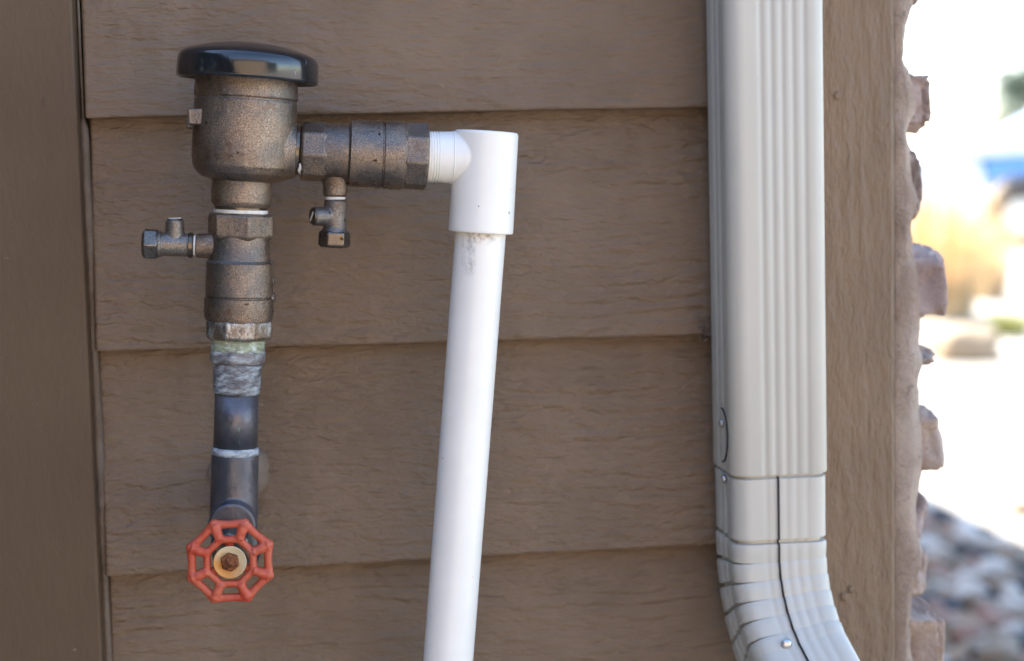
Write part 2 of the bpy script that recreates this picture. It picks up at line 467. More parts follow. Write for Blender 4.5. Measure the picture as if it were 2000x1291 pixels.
# bay to the left of the board, outside the photograph's frame
bm = bmesh.new()
z = .03
while z + exp_ < HH:
    vs_ = [bm.verts.new(p) for p in ((-3., -.0085, z), (XL - .143, -.0085, z), (XL - .143, -.0012, z + exp_ + .01), (-3., -.0012, z + exp_ + .01),
                                     (-3., .012, z), (XL - .143, .012, z), (XL - .143, .012, z + exp_ + .01), (-3., .012, z + exp_ + .01))]
    for f in ((0, 1, 2, 3), (0, 4, 5, 1), (1, 5, 6, 2), (4, 0, 3, 7)): bm.faces.new([vs_[k] for k in f])
    z += exp_
obj('siding_boards_beyond_corner_board', bm, M_SIDE, house, smooth=False, kind='stuff')
# caulk bead along the left corner board, thicker below
bm = bmesh.new(); pts = []; rad = []
z = .3
while z < 1.6:
    pts.append(Vector((XL + .0011 + .0006 * noise.noise(Vector((z * 7, 0, 0))), -.0075 + .0014 * noise.noise(Vector((z * 9, 4, 0))), z)))
    rad.append(.0017 + .0008 * noise.noise(Vector((z * 13, 9, 0))) + (.0010 if z < P(180, 240, 0).z else -.0009)); z += .006
tube(bm, pts, rad, 8); obj('caulk_bead', bm, M_CAULK, house)
# nail heads on the right corner board
for q, (x, y) in enumerate(((1636, 188), (1648, 1165), (1662, 1150))):
    p = P(x, y, -.0213); bm = bmesh.new(); ball(bm, p, .0023, 2, (1, .45, 1.1)); obj('nail_head', bm, M_TRIM, house)
# a knot of cobweb and dried paint where the spout meets the boards
bm = bmesh.new()
for k in range(26):
    p = P(1378 + random.gauss(0, 7), 645 + random.gauss(0, 14), -.012 - random.random() * .01)
    ball(bm, p, random.uniform(.0005, .0014), 1)
for k in range(10):
    p = P(1362 + random.gauss(0, 3), 530 + random.gauss(0, 12), -.009); ball(bm, p, .0007, 1, (1, 1, 3))
obj('cobweb_crumbs', bm, M_CAULK, house, kind='stuff')

# stone side ------------------------------------------------------
def rocky(bm, c, s, seed, boxy=.55, rough=.12, sub=3, rot=0.0):
    vs_ = bmesh.ops.create_icosphere(bm, subdivisions=sub, radius=1)['verts']
    M = Matrix.Rotation(rot, 3, 'Z')
    for v in vs_:
        n_ = v.co.normalized()
        q = Vector([math.copysign(abs(a) ** boxy, a) for a in n_])
        f = 1 + rough * noise.noise(n_ * 1.4 + Vector((seed, 0, 0))) * 2 + rough * .6 * noise.noise(n_ * 4 + Vector((0, seed, 0)))
        if sub > 3:
            dd_, _p = noise.voronoi(n_ * 2.2 + Vector((seed, seed, 0)))
            f += rough * .55 * (dd_[0] - .4) + rough * .22 * noise.noise(n_ * 11 + Vector((seed, 2, 0)))
        q = Vector((q.x * s[0], q.y * s[1], q.z * s[2])) * f
        v.co = M @ q + Vector(c)
EP = [(-60, 1785), (15, 1782), (60, 1766), (120, 1763), (150, 1778), (205, 1790), (262, 1770), (300, 1775), (400, 1790), (445, 1776), (480, 1785), (600, 1797), (650, 1797),
      (700, 1800), (755, 1793), (800, 1797), (900, 1802), (945, 1794), (1000, 1790), (1100, 1800), (1160, 1782), (1200, 1776), (1330, 1782)]
EZ = [(P(x, y, -.004).z, P(x, y, -.004).x - XS) for y, x in EP]
def edge_w(z):
    if z > EZ[0][0] or z < EZ[-1][0]: return .0085 + .004 * noise.noise(Vector((z * 16, 0, 0)))
    for (z1, w1), (z0, w0) in zip(EZ, EZ[1:]):
        if z >= z0:
            f = (z - z0) / (z1 - z0); f = f * f * (3 - 2 * f); return w0 + (w1 - w0) * f
bm = bmesh.new()                               # mortar bed, lumpy outer edge
nz, ny = 900, 14
Zt, Zb = 2.7, 0.0
grid = []
for i in range(nz + 1):
    z = Zb + (Zt - Zb) * i / nz; row = []
    w = edge_w(z) + .0016 * noise.noise(Vector((z * 75, 3, 0))) + .0011 * noise.noise(Vector((z * 190, 3, 0)))
    row.append(bm.verts.new((XS, -.0085 + .0015 * noise.noise(Vector((z * 60, 1, 1))), z)))
    row.append(bm.verts.new((XS + w * .45, -.0115 + .0025 * noise.noise(Vector((z * 40, 9, 1))), z)))
    row.append(bm.verts.new((XS + w * .8, -.010 + .0025 * noise.noise(Vector((z * 45, 5, 1))), z)))
    for j in range(ny + 1):
        y = -.004 + 1.6 * j / ny
        row.append(bm.verts.new((XS + w + .004 * noise.noise(Vector((z * 16, y * 9, 4))) * (j > 0), y, z)))
    grid.append(row)
for a, b in zip(grid, grid[1:]):
    for j in range(len(a) - 1): bm.faces.new((a[j], a[j + 1], b[j + 1], b[j]))
obj('mortar_bed', bm, M_MORTAR, house)
bm = bmesh.new(); box(bm, (XT1 + .0006, -.007, 0), (XS + .003, HD, HH - .012)); obj('side_wall', bm, M_MORTAR, house, smooth=False)
stones = [(-45, 22, 1796, M_ST1, .8), (150, 250, 1809, M_ST1, .42), (284, 425, 1797, M_ST3, .7), (482, 628, 1846, M_ST1, .5), (668, 712, 1829, M_ST3, .8),
          (785, 918, 1833, M_ST2, .6), (952, 1070, 1808, M_ST1, .65), (1050, 1155, 1812, M_ST2, .75), (1182, 1330, 1835, M_ST2, .38)]
for q, (ya, yb, xr, mt, bx) in enumerate(stones):
    a, b = P(1780, ya, .02), P(1780, yb, .02); xr_ = P(xr, (ya + yb) / 2, .015).x
    x0 = XS + .004; bm = bmesh.new()
    rocky(bm, ((x0 + xr_) / 2 - .002, .030, (a.z + b.z) / 2), ((xr_ - x0) / 2 * .90, .034, (a.z - b.z) / 2), q * 3.1 + 1, bx, .15, 5)
    obj('stone', bm, mt, house)
rs_ = random.Random(3)
def column(y0, dy, z0, z1):
    z = z0
    while z < z1:
        h = rs_.uniform(.022, .055); bm = bmesh.new()
        rocky(bm, (XS + .018 + rs_.uniform(-.003, .005), y0 + rs_.uniform(-.01, .01), z + h / 2), (.016, dy / 2, h / 2), rs_.random() * 90, .5, .09)
        yield bm; z += h + rs_.uniform(.006, .016)
zt, zb = P(1780, -70, 0).z, P(1780, 1345, 0).z
bm_all = bmesh.new()
def absorb(b):
    me = bpy.data.meshes.new('tmp'); b.to_mesh(me); b.free(); bm_all.from_mesh(me); bpy.data.meshes.remove(me)
for b in column(.03, .066, zt, 2.6): absorb(b)
for b in column(.03, .066, 0.02, zb - .03): absorb(b)
for k in range(1, 9):
    for b in column(.03 + .15 * k, .14, .02, 2.6): absorb(b)
obj('stone_cladding', bm_all, M_ST1, house, kind='stuff')

# caulk collar where the supply pipe leaves the wall
bm = bmesh.new()
pc = P(466, 922, -.008); rocky(bm, pc, (.0160, .007, .0165), 4.2, 1.0, .16, 3)
obj('caulk_collar', bm, mat_simple('weathered_grey_caulk', (.20, .155, .115), .6, 0, 200, .001), house)

# the tan house across the side yard, behind the camera: it is what the cap and the bronze mirror
nb = empty('neighbour_house', (0, -6.2, 0), label='tan stucco house across the side yard behind the viewer', cat='house')
bm = bmesh.new(); box(bm, (-1.9, -9, 0), (2.9, -5.0, 2.6)); obj('wall', bm, M_STUCCO, nb, smooth=False)
bm = bmesh.new(); box(bm, (-2.1, -9.1, 2.602), (3.1, -4.8, 2.75)); obj('roof', bm, M_FENCE, nb, smooth=False)

# added unseen leaf belt behind and beside the viewer, darkening horizon and left side
q = random.Random(21); TV, TF = [], []
path = [Vector((-3.6, 3.0, 0)), Vector((-3.8, -4.0, 0)), Vector((-5.0, -10.5, 0)), Vector((3.0, -12.5, 0)), Vector((12.0, -11.0, 0))]
for k in range(15000):
    f = q.random() * (len(path) - 1); i_ = min(int(f), len(path) - 2); c = path[i_].lerp(path[i_ + 1], f - i_)
    top = 4.1 + 1.0 * noise.noise(Vector((f * 4.1, 0, 0))) + .5 * noise.noise(Vector((f * 13, 2, 0)))
    z = top * q.random() ** .8; c = c + Vector((q.gauss(0, .35), q.gauss(0, .35), z))
    a = Vector((q.gauss(0, 1), q.gauss(0, 1), q.gauss(0, 1))).normalized(); b = a.orthogonal().normalized(); h_ = q.uniform(.12, .26); n0 = len(TV)
    TV += [c + a * h_, c + b * h_ * .7, c - a * h_, c - b * h_ * .7]; TF.append((n0, n0 + 1, n0 + 2, n0 + 3))
me = bpy.data.meshes.new('unseen_leaf_blocker'); me.from_pydata(TV, [], TF); me.materials.append(M_LEAF)
o = bpy.data.objects.new('unseen_leaf_blocker', me); COL.objects.link(o); tag(o, 'added unseen belt of dark leaves behind the viewer, blocking low and left light', 'trees', kind='stuff')

# ------------------------------------------------------------------ backflow preventer
bf = empty('backflow_preventer', P(470, 650, VY), label='tarnished bronze backflow preventer with black domed cap, two ball valves and test cocks', cat='backflow valve')
bf_root = bf
# main body
bm = bmesh.new()
BA, BB = (482.5, 150), (471, 405)
turn(bm, BA, BB, [(140, 97), (189, 101), (192, 101), (193.5, 97.5), (197, 97.5), (199, 99.5), (300, 100), (326, 98), (340, 90), (349, 78), (353, 60), (354.5, 59), (396, 59), (405, 54)], seg=96)
# outlet: swelling that leads to the side port
turn(bm, (500, 291), (586, 296), [(470, 54), (500, 60), (520, 63), (548, 63), (562, 58), (572, 54), (578, 53), (579, 47)], vert=False, seg=64)
o = obj('body', bm, M_BRONZE, bf); cast(o, .00048, 4)
body = o
# cast lug on the left and a second one behind it
pl = P(383, 229, VY - .012); u = U(pl)
bm = bmesh.new(); box(bm, (pl.x - 15.5 * u, pl.y - .003, pl.z - 16 * u), (pl.x + 15.5 * u, pl.y + .010, pl.z + 16.5 * u))
o = obj('lug', bm, M_BRONZE, bf, smooth=40); bevel(o, .0009)
pl = P(374, 247, VY + .012)
bm = bmesh.new(); box(bm, (pl.x - 9 * u, pl.y - .010, pl.z - 6 * u), (pl.x + 15 * u, pl.y + .003, pl.z + 14 * u))
o = obj('lug', bm, M_BRONZE, bf, smooth=40); bevel(o, .0009)
# raised flow arrow on the front of the body
def arrow(bm, cx, cy, w, h, rpx):
    shp = [(-1, .05), (-.72, .75), (-.45, .95), (-.30, .45), (-.05, .30), (.12, .55), (.20, 1.0), (.50, .75), (1.0, -.05), (.55, -.8), (.25, -.95), (.16, -.45), (-.2, -.35), (-.35, -.9), (-.7, -.85)]
    c = P(cx, cy, VY); u = U(c); r = rpx * u
    lo, hi = [], []
    for x, y in shp:
        a = x * w * u / r
        for lst, rr in ((lo, r - .0006), (hi, r + .0013)):
            lst.append(bm.verts.new(c + Vector((math.sin(a - .16) * rr, -math.cos(a - .16) * rr, (y * h + x * 1.5) * u))))
    n_ = len(shp)
    cen = bm.verts.new(c + Vector((math.sin(-.16) * (r + .0015), -math.cos(-.16) * (r + .0015), 0)))
    for i in range(n_):
        j = (i + 1) % n_; bm.faces.new((lo[i], lo[j], hi[j], hi[i])); bm.faces.new((hi[i], hi[j], cen))
    bmesh.ops.recalc_face_normals(bm, faces=bm.faces)
bm = bmesh.new(); arrow(bm, 474, 305, 25, 7.5, 99.3); o = obj('flow_arrow', bm, mat_bronze('grimy_bronze_arrow', a=(.30, .21, .15), b=(.17, .14, .115)), bf, smooth=30)
# cap
bm = bmesh.new()
prof = [(146, 112), (157.5, 131), (159, 134.5), (158, 136.5), (152, 137.5), (132, 137), (120, 136), (113.5, 133.5), (109, 129.5), (105.5, 124), (102, 116), (96.5, 98), (91, 75), (87, 50), (84.6, 25), (83.8, 8), (83.7, 0)]
turn(bm, (483.5, 156), (487, 90), prof, seg=112, caps=(True, False))
bmesh.ops.remove_doubles(bm, verts=bm.verts, dist=.00002)
o = obj('cap', bm, M_CAP, bf, smooth=True)
bm = bmesh.new()                               # raised dots of moulded marking on the dome
cc = P(487, 89.5, VY)
# scratch on the rim
p = P(458, 141, VY - .0338); tube(bm, [p + Vector((-.0008, .0006, .0022)), p + Vector((0, .0002, 0)), p + Vector((.0009, .0006, -.0016))], [.0001, .0005, .0002], 6)
obj('paint_scratch', bm, M_TAPE, bf)
# neck threads and tape below the body
bm = bmesh.new()
turn(bm, (471, 400), (470, 425), [(398, 51), (406, 52), (408, 50), (410, 52), (411, 50), (422, 50)])
obj('pipe_thread', bm, M_THREAD, bf)
bm = bmesh.new(); pr = []
for k in range(6): pr += [(410.5 + k * 1.3, 53.5 - k % 2), (411.1 + k * 1.3, 52)]
turn(bm, (470.5, 405), (470, 425), pr); obj('thread_tape', bm, M_TAPE, bf)

# ---- the two ball valves, the lower one standing and the upper one lying
def gap_hex(bm, A, B, prof, phase, vert=True, seg=6, Y=VY): turn(bm, A, B, prof, Y=Y, seg=seg, phase=phase, vert=vert)
VA, VB = (470.3, 418), (465.5, 660)
bm = bmesh.new()
turn(bm, VA, VB, [(462, 56), (475, 57), (508.5, 58.5), (509.5, 59), (514.5, 64.8), (560, 65.5), (577.5, 66), (579.5, 63.8), (581, 63.8), (583, 67.3), (618, 67), (626, 64), (629, 60)], seg=80)
turn(bm, (385, 480.5), (440, 482), [(382, 20), (385, 23.5), (402, 24), (412, 27), (440, 30)], vert=False, seg=48)   # boss of the test cock
ball(bm, P(526, 548, VY), .0030, 2, (1, 1.1, 1.3)); ball(bm, P(527, 582, VY), .0030, 2, (1, 1.1, 1.3)); ball(bm, P(525, 520, VY), .0030, 2, (1, 1.1, 1.2))
sv = obj('ball_valve', bm, M_BRONZE, bf, smooth=24)
bm = bmesh.new(); gap_hex(bm, VA, VB, [(418, 57), (421.5, 66), (462, 66), (470, 59)], R(30 + 14)); o = obj('hex_end', bm, M_BRONZE, sv, smooth=25); bevel(o, .0009, 3)
bm = bmesh.new(); gap_hex(bm, VA, VB, [(624, 60), (627, 67.5), (655, 68), (661, 62)], R(18), seg=8); o = obj('hex_end', bm, M_BRONZE2, sv, smooth=25); bevel(o, .0008, 3)
HA, HB = (588, 295.5), (835, 307.5)
bm = bmesh.new()
turn(bm, HA, HB, [(630, 54), (640, 55.5), (679, 56), (683.5, 64.8), (744.5, 65.5), (746, 63.3), (748, 63.3), (749.5, 66.3), (780, 67), (786, 66), (788, 64), (792, 63)], seg=80, vert=False)
turn(bm, (655.5, 340), (654.5, 384), [(330, 33), (352, 28), (362, 24.5), (381, 23.5), (385, 21)], seg=48)
hv = obj('ball_valve', bm, M_BRONZE, bf, smooth=24)
bm = bmesh.new(); gap_hex(bm, HA, HB, [(587, 50), (590.5, 58.5), (634, 59), (640, 54)], R(8), vert=False, seg=8); o = obj('hex_end', bm, M_BRONZE, hv, smooth=25); bevel(o, .0009, 3)
bm = bmesh.new(); gap_hex(bm, HA, HB, [(787, 60), (790, 66.5), (831, 67.5), (835, 62)], R(12), vert=False, seg=8); o = obj('hex_end', bm, M_BRONZE, hv, smooth=25); bevel(o, .0009, 3)
# union ring between body and lying valve
bm = bmesh.new(); turn(bm, (570, 294), (595, 296), [(574, 45), (576, 50), (580, 51), (581.5, 48.5), (583.5, 49.5), (585, 47), (592, 46)], vert=False)
obj('pipe_thread', bm, M_THREAD, hv)
bm = bmesh.new(); p0 = P(584, 300, VY - .0128)
c_ = P(584.5, 296, VY); u = U(c_); pts = [c_ + Vector((0.0004 * math.sin(k * 2), -math.cos(R(-30 - k * 9)) * 49.5 * u, math.sin(R(-30 - k * 9)) * 49.5 * u)) for k in range(5)]
tube(bm, pts, [.0003, .0009, .001, .0008, .0003], 8); obj('thread_tape', bm, M_TAPE, hv)

# ---- test cocks
# left one lies across; slotted stem looks up
tc = bmesh.new(); turn(tc, (300, 477.5), (385, 480.5), [(306, 23), (308, 26), (313, 26.5), (316, 23), (350, 22.5), (366, 23), (368, 25)], vert=False, seg=48)
turn(tc, (342, 480), (341.5, 430), [(478, 19), (455, 18.5), (434, 18), (431, 17.2)], seg=40)
t1 = obj('test_cock', tc, M_BRASS, bf); cast(t1, .00036, 2)
bm = bmesh.new(); turn(bm, (366, 479.7), (380, 480.3), [(367.5, 22), (369, 25), (376, 25), (379, 20)], vert=False, seg=48); obj('collar', bm, M_THREAD, t1, smooth=40)
bm = bmesh.new(); turn(bm, (374, 480), (386, 480.5), [(376, 15), (377.5, 20.5), (382, 20), (384, 16)], vert=False, seg=40); obj('thread_tape', bm, M_TAPE, t1)
bm = bmesh.new(); turn(bm, (276, 476.5), (312, 477.8), [(277.5, 22), (283, 32), (307, 32), (311, 26)], vert=False, seg=6, phase=R(4)); o = obj('hex_nut', bm, M_NUT, t1, smooth=25); bevel(o, .0006, 2)
bm = bmesh.new(); turn(bm, (341.5, 434), (341.3, 426), [(434, 14.5), (429.5, 15.5), (428, 14.5)], seg=40)
s_ = P(341.3, 427.5, VY); u = U(s_)
o = obj('stem', bm, M_THREAD, t1, smooth=40)
bm = bmesh.new(); box(bm, (s_.x - 12 * u, s_.y - .0006, s_.z - .0006), (s_.x + 12 * u, s_.y + .0006, s_.z + .00035)); obj('stem_slot', bm, M_TAPE, t1, smooth=False)
# hanging one; slotted stem looks left towards the viewer
YC = VY
tc = bmesh.new(); turn(tc, (656.5, 392), (653.5, 456), [(391, 20), (394, 23), (446, 22.5), (449, 24), (454, 26), (457, 24)], seg=48)
ps = P(656, 423, YC); dd = Vector((-1, -.42, 0)).normalized(); u = U(ps)
pe = P(612, 423.5, YC - .0048); dd = (pe - ps).normalized()
rings(tc, [(ps, 19 * u, dd), (pe, 18.5 * u, dd)], 40)
t2 = obj('test_cock', tc, M_BRASS, bf); cast(t2, .00036, 2)
bm = bmesh.new(); rings(bm, [(pe - dd * .0003, 16.5 * u, dd), (pe + dd * .0006, 16 * u, dd), (pe + dd * .0008, 14 * u, dd)], 40); obj('stem', bm, M_THREAD, t2, smooth=40)
bm = bmesh.new(); x_, y_, _ = frame(dd); Mx = Matrix((x_, y_, dd)).transposed().to_4x4(); Mx.translation = pe + dd * .0007
box(bm, (-.0028, -.0004, 0), (.0028, .0004, .0004), Mx @ Matrix.Rotation(R(50), 4, 'Z')); obj('stem_slot', bm, M_TAPE, t2, smooth=False)
bm = bmesh.new(); turn(bm, (655, 383), (655.5, 393), [(383.5, 17), (385, 19.5), (390, 19.5), (391.5, 17)], seg=40); obj('thread_tape', bm, M_TAPE, t2)
bm = bmesh.new(); turn(bm, (653.7, 452), (652.5, 486), [(452, 27), (455, 31.5), (480, 32), (484.5, 26)], seg=6, phase=R(30 - 4)); o = obj('hex_nut', bm, M_NUT, t2, smooth=25); bevel(o, .0006, 2)

# ------------------------------------------------------------------ copper riser
cr = empty('copper_riser', P(458, 1000, VY), label='dark tarnished copper riser with white limescale below the standing bronze ball valve', cat='pipe')
bm = bmesh.new(); pr = []
for k in range(5): pr += [(661 + k * 4.2, 50.5 + (k % 2)), (663.2 + k * 4.2, 52.5 + (k % 2))]
turn(bm, (465.5, 660), (464.5, 685), pr + [(686, 50)]); obj('pipe_thread', bm, M_GREEN, cr)
bm = bmesh.new(); turn(bm, (464.5, 680), (464, 712), [(681, 50), (684, 55.5), (706, 55), (710, 49)], seg=8, phase=R(10)); o = obj('hex_collar', bm, M_ADAPT2, cr, smooth=25); bevel(o, .0008, 2)
bm = bmesh.new(); turn(bm, (464.3, 708), (462, 768), [(708, 47.5), (716, 47), (740, 46.5), (762, 45.5), (767, 44), (768, 41)]); obj('adapter', bm, M_ADAPT, cr)
bm = bmesh.new(); turn(bm, (462.5, 760), (459.5, 880), [(760, 42.2), (880, 43)]); obj('pipe', bm, M_COPPER, cr)
bm = bmesh.new(); turn(bm, (459.7, 871), (459.3, 886), [(871, 42.5), (874, 45.2), (880, 46.2), (885, 46), (887, 44)], seg=64); obj('solder_ring', bm, M_SOLDER, cr)
# tee: coupling, front outlet and the run back to the wall
bm = bmesh.new()
TC = (456.5, 1010); tc_ = P(*TC, VY); u = U(tc_)
turn(bm, (459.3, 884), (456, 1020), [(883, 44), (888, 45.8), (960, 46), (985, 47), (1030, 47), (1045, 40), (1052, 20)])
fy = Vector((0, -1, 0)); rings(bm, [(tc_ + Vector((0, .001, 0)), 43 * u, fy), (tc_ + fy * .0125, 43 * u, fy), (tc_ + fy * .0145, 45.5 * u, fy), (tc_ + fy * .0225, 45.5 * u, fy), (tc_ + fy * .0235, 43 * u, fy)], 64)
rings(bm, [(tc_, 44 * u, -fy), (tc_ - fy * .03, 44 * u, -fy)], 64)
o = obj('tee_fitting', bm, M_COPPER, cr); cast(o, .0006, 6)
bm = bmesh.new(); rings(bm, [(tc_ - fy * .028, 41 * u, -fy), (tc_ - fy * .085, 41 * u, -fy)], 48); obj('supply_pipe', bm, M_COPPER, cr)

# ------------------------------------------------------------------ hose valve with the red wheel
WY = VY - .050
wc = P(449.5, 1095, WY); u = U(wc)
gv = empty('gate_valve', wc, label='round gate valve with faded red octagonal handwheel and rusty centre nut', cat='valve')
gc = Vector((wc.x + .0015, 0, wc.z + .0045))
bm = bmesh.new()
def fwd(prof, seg=48, ph=0.): rings(bm, [(Vector((gc.x + (wc.x - gc.x) * min(1, max(0, (VY - .016 - y) / .03)), y, gc.z + (wc.z - gc.z) * min(1, max(0, (VY - .016 - y) / .03)))), r * u, fy) for y, r in prof], seg, ph)
fwd([(VY + .004, 40), (VY - .017, 42), (VY - .020, 46), (VY - .026, 46), (VY - .027, 38)])
obj('valve_body', bm, M_DARK, gv, smooth=50)
bm = bmesh.new(); fwd([(VY - .0265, 38), (VY - .0275, 42), (VY - .037, 42), (VY - .038, 36)], 6, R(10)); o = obj('bonnet_nut', bm, M_NUT, gv, smooth=25); bevel(o, .0008)
bm = bmesh.new(); fwd([(VY - .0375, 20), (VY - .048, 18)]); obj('stem', bm, M_NUT, gv)
# lower bowl of the valve, seen through the wheel
bm = bmesh.new(); ball(bm, Vector((gc.x, VY - .012, gc.z - .008)), .0125, 3, (1, 1, .9)); obj('valve_bowl', bm, M_DARK, gv)
# handwheel
bm = bmesh.new()
def wp(r, deg, y=0.0):
    a = R(deg); return wc + Vector((math.cos(a) * r * u, y, math.sin(a) * r * u * .985))
offs = [0, 1.5, -1, 1, 0, -1, 1, 0]
outer = [wp(80.5, 22.5 + 45 * k - 1 + offs[k], 0.0) for k in range(8)]
inner = [wp(48, 22.5 + 45 * k - 1, -.0008) for k in range(8)]
for k in range(8):
    a, b = outer[k], outer[(k + 1) % 8]; md = (a + b) / 2
    md = wc + (md - wc) * .985
    rr = 8.5 * u
    tube(bm, [a, a.lerp(md, .5), md, b.lerp(md, .5), b], [rr * 1.12, rr, rr * .92, rr, rr * 1.12], 14)
    ball(bm, a, 10.6 * u, 2)
    a, b = inner[k], inner[(k + 1) % 8]; tube(bm, [a, (a + b) / 2, b], 7.4 * u, 12); ball(bm, inner[k], 8.6 * u, 2)
    md = outer[k].lerp(inner[k], .5) + Vector((0, -.0009, 0))
    tube(bm, [outer[k] + Vector((0, -.0006, 0)), outer[k].lerp(md, .5), md, inner[k].lerp(md, .5), inner[k] + Vector((0, -.0004, 0))], [11.8 * u, 10.6 * u, 9.7 * u, 9.6 * u, 10.2 * u], 14)
for deg in (92, 212, 332):                     # three short arms to the hub
    tube(bm, [wp(46, deg, .0006), wp(30, deg, .0026), wp(8, deg, .003)], 9 * u, 12)
rings(bm, [(wc + Vector((0, .008, 0)), 20 * u, fy), (wc + Vector((0, .001, 0)), 24 * u, fy)], 32)
o = obj('handwheel', bm, M_RED, gv); cast(o, .00034, 5); hw = o
bm = bmesh.new(); rings(bm, [(wc + Vector((0, .002, 0)), 14 * u, fy), (wc + Vector((0, .0010, 0)), 20 * u, fy), (wc + Vector((0, -.0021, 0)), 31.5 * u, fy), (wc + Vector((0, -.0027, 0)), 32 * u, fy),
    (wc + Vector((0, -.0030, 0)), 31 * u, fy), (wc + Vector((0, -.0012, 0)), 20 * u, fy), (wc + Vector((0, -.0010, 0)), 4 * u, fy)], 64)
obj('washer', bm, M_CREAM, hw, smooth=50)
bm = bmesh.new(); rings(bm, [(wc + Vector((0, -.0005, 0)), 19 * u, fy), (wc + Vector((0, -.0028, 0)), 19.5 * u, fy), (wc + Vector((0, -.0038, 0)), 16.5 * u, fy)], 6, R(8)); o = obj('nut', bm, M_RUST, hw, smooth=25); bevel(o, .0004)
bm = bmesh.new(); rings(bm, [(wc + Vector((0, -.0033, 0)), 10.5 * u, fy), (wc + Vector((0, -.0046, 0)), 10 * u, fy), (wc + Vector((0, -.0051, 0)), 7.5 * u, fy)], 32); obj('stem_tip', bm, M_RUST, hw, smooth=40)

# ------------------------------------------------------------------ white pvc
pv = empty('white_plastic_pipe', P(938, 457, VY), label='white plastic drain pipe with elbow, leaning down from the lying ball valve', cat='pipe')
bm = bmesh.new()
turn(bm, (950.5, 260), (938.8, 456), [(257.5, 58), (258.5, 60.5), (262, 62.2), (300, 62.4), (452, 63.6), (455, 63), (455.5, 57), (450, 51)], seg=96, caps=(True, True))
turn(bm, (856, 307.5), (950, 311), [(857, 49), (866, 49.6), (880, 50.5), (905, 53), (925, 54), (950, 54)], seg=80, vert=False)
o = obj('elbow', bm, M_PVC, pv); cast(o, .00045, 2)
bm = bmesh.new(); pr = [(832, 46)]
for k in range(5): pr += [(835 + k * 5.2, 49.6), (837.8 + k * 5.2, 49.8), (838.6 + k * 5.2, 47.2), (839.6 + k * 5.2, 47.2)]
pr += [(861, 49.5), (862, 46)]
turn(bm, (835, 307), (862, 308), pr, vert=False, seg=80); obj('threaded_collar', bm, M_PVC, pv, smooth=35)
pa = P(938.5, 457, VY); pb = P(875.3, 1291, VY - .000); ax = (pb - pa).normalized()
pend = pa + ax * ((pa.z + .02) / -ax.z)
rs_u = U(pa) * 49.6
bm = bmesh.new(); rings(bm, [(pa - ax * .012, rs_u, ax), (pa, rs_u, ax), (pend, rs_u, ax)], 96)
M_PVCD = mat_pvc('white_pvc_with_grime', dirt=(0, 0))
obj('pipe', bm, M_PVCD, pv, smooth=40)
# mould seam round the arm of the elbow
bm = bmesh.new(); turn(bm, (856, 307.5), (950, 311), [(882.6, 50), (883.2, 51.6), (884.6, 51.8), (885.4, 50)], vert=False, seg=80)
obj('mould_seam', bm, M_PVC, pv)

# ------------------------------------------------------------------ downspout
dsY = -.066
dl, dr_ = P(1418, 500, dsY), P(1612, 500, dsY)
DW = dr_.x - dl.x
ds = empty('downspout', (0, 0, 0), label='pale beige ribbed metal downspout with crimped elbow at its foot', cat='downspout')
def spout_section(wd_, dp, ribs=.0008):
    """closed outline, x right, y towards the wall; ribs on the front face"""
    pts = []; rc = .009
    hw_, hd = wd_ / 2, dp / 2
    def arc(cx, cy, a0, a1, k=8):
        for i in range(k + 1):
            a = R(a0 + (a1 - a0) * i / k); pts.append((cx + rc * math.cos(a), cy + rc * math.sin(a)))
    nf = 110
    arc(-hw_ + rc, -hd + rc, 180, 270)
    for i in range(1, nf):
        f = i / nf; x = -hw_ + rc + f * (wd_ - 2 * rc); y = -hd
        if ribs:
            for c in (.25, .41, .57, .73, .90): y += ribs * math.exp(-((f - c) / .046) ** 2)
        pts.append((x, y))
    arc(hw_ - rc, -hd + rc, 270, 360)
    for i in range(1, 30):
        f = i / 30; y = -hd + rc + f * (dp - 2 * rc); x = hw_ - .0012 * (math.exp(-((f - .35) / .08) ** 2) + math.exp(-((f - .65) / .08) ** 2)); pts.append((x, y))
    arc(hw_ - rc, hd - rc, 0, 90)
    for i in range(1, 10): pts.append((hw_ - rc - i / 10 * (wd_ - 2 * rc), hd))
    arc(-hw_ + rc, hd - rc, 90, 180)
    for i in range(1, 30):
        f = i / 30; y = hd - rc - f * (dp - 2 * rc); x = -hw_ + .0012 * (math.exp(-((f - .35) / .08) ** 2) + math.exp(-((f - .65) / .08) ** 2)); pts.append((x, y))
    return pts
def sweep(bm, sec, frames, cap=False):
    rows = []
    for (c, X, Yv, s) in frames:
        rows.append([bm.verts.new(c + X * (x * s) + Yv * (y * s)) for x, y in sec])
    n_ = len(sec)
    for a, b in zip(rows, rows[1:]):
        for i in range(n_):
            j = (i + 1) % n_; bm.faces.new((a[i], a[j], b[j], b[i]))
    bmesh.ops.recalc_face_normals(bm, faces=bm.faces)
dcx = (dl.x + dr_.x) / 2 + .0022; dep = .052; dcy = dsY + dep / 2
sec = spout_section(DW, dep)
zj = P(1510, 928, dsY).z                       # lower edge of the straight length
X_, Y_ = Vector((1, 0, 0)), Vector((0, 1, 0))
bm = bmesh.new()
lean = .0035                                    # it hangs a touch off plumb
def dc(z): return Vector((dcx - (z - P(1510, 500, dsY).z) * lean, dcy, z))
zs = [2.6, 2.0, 1.6, 1.3, 1.1, 1.0, .95, zj]
zs = [z for z in zs if z > zj] + [zj + .0012, zj]
sweep(bm, sec, [(dc(z), X_, Y_, 1.0) for z in zs[:-1]] + [(dc(zj), X_, Y_, .985)])
obj('straight_pipe', bm, M_SPOUT, ds, smooth=True)
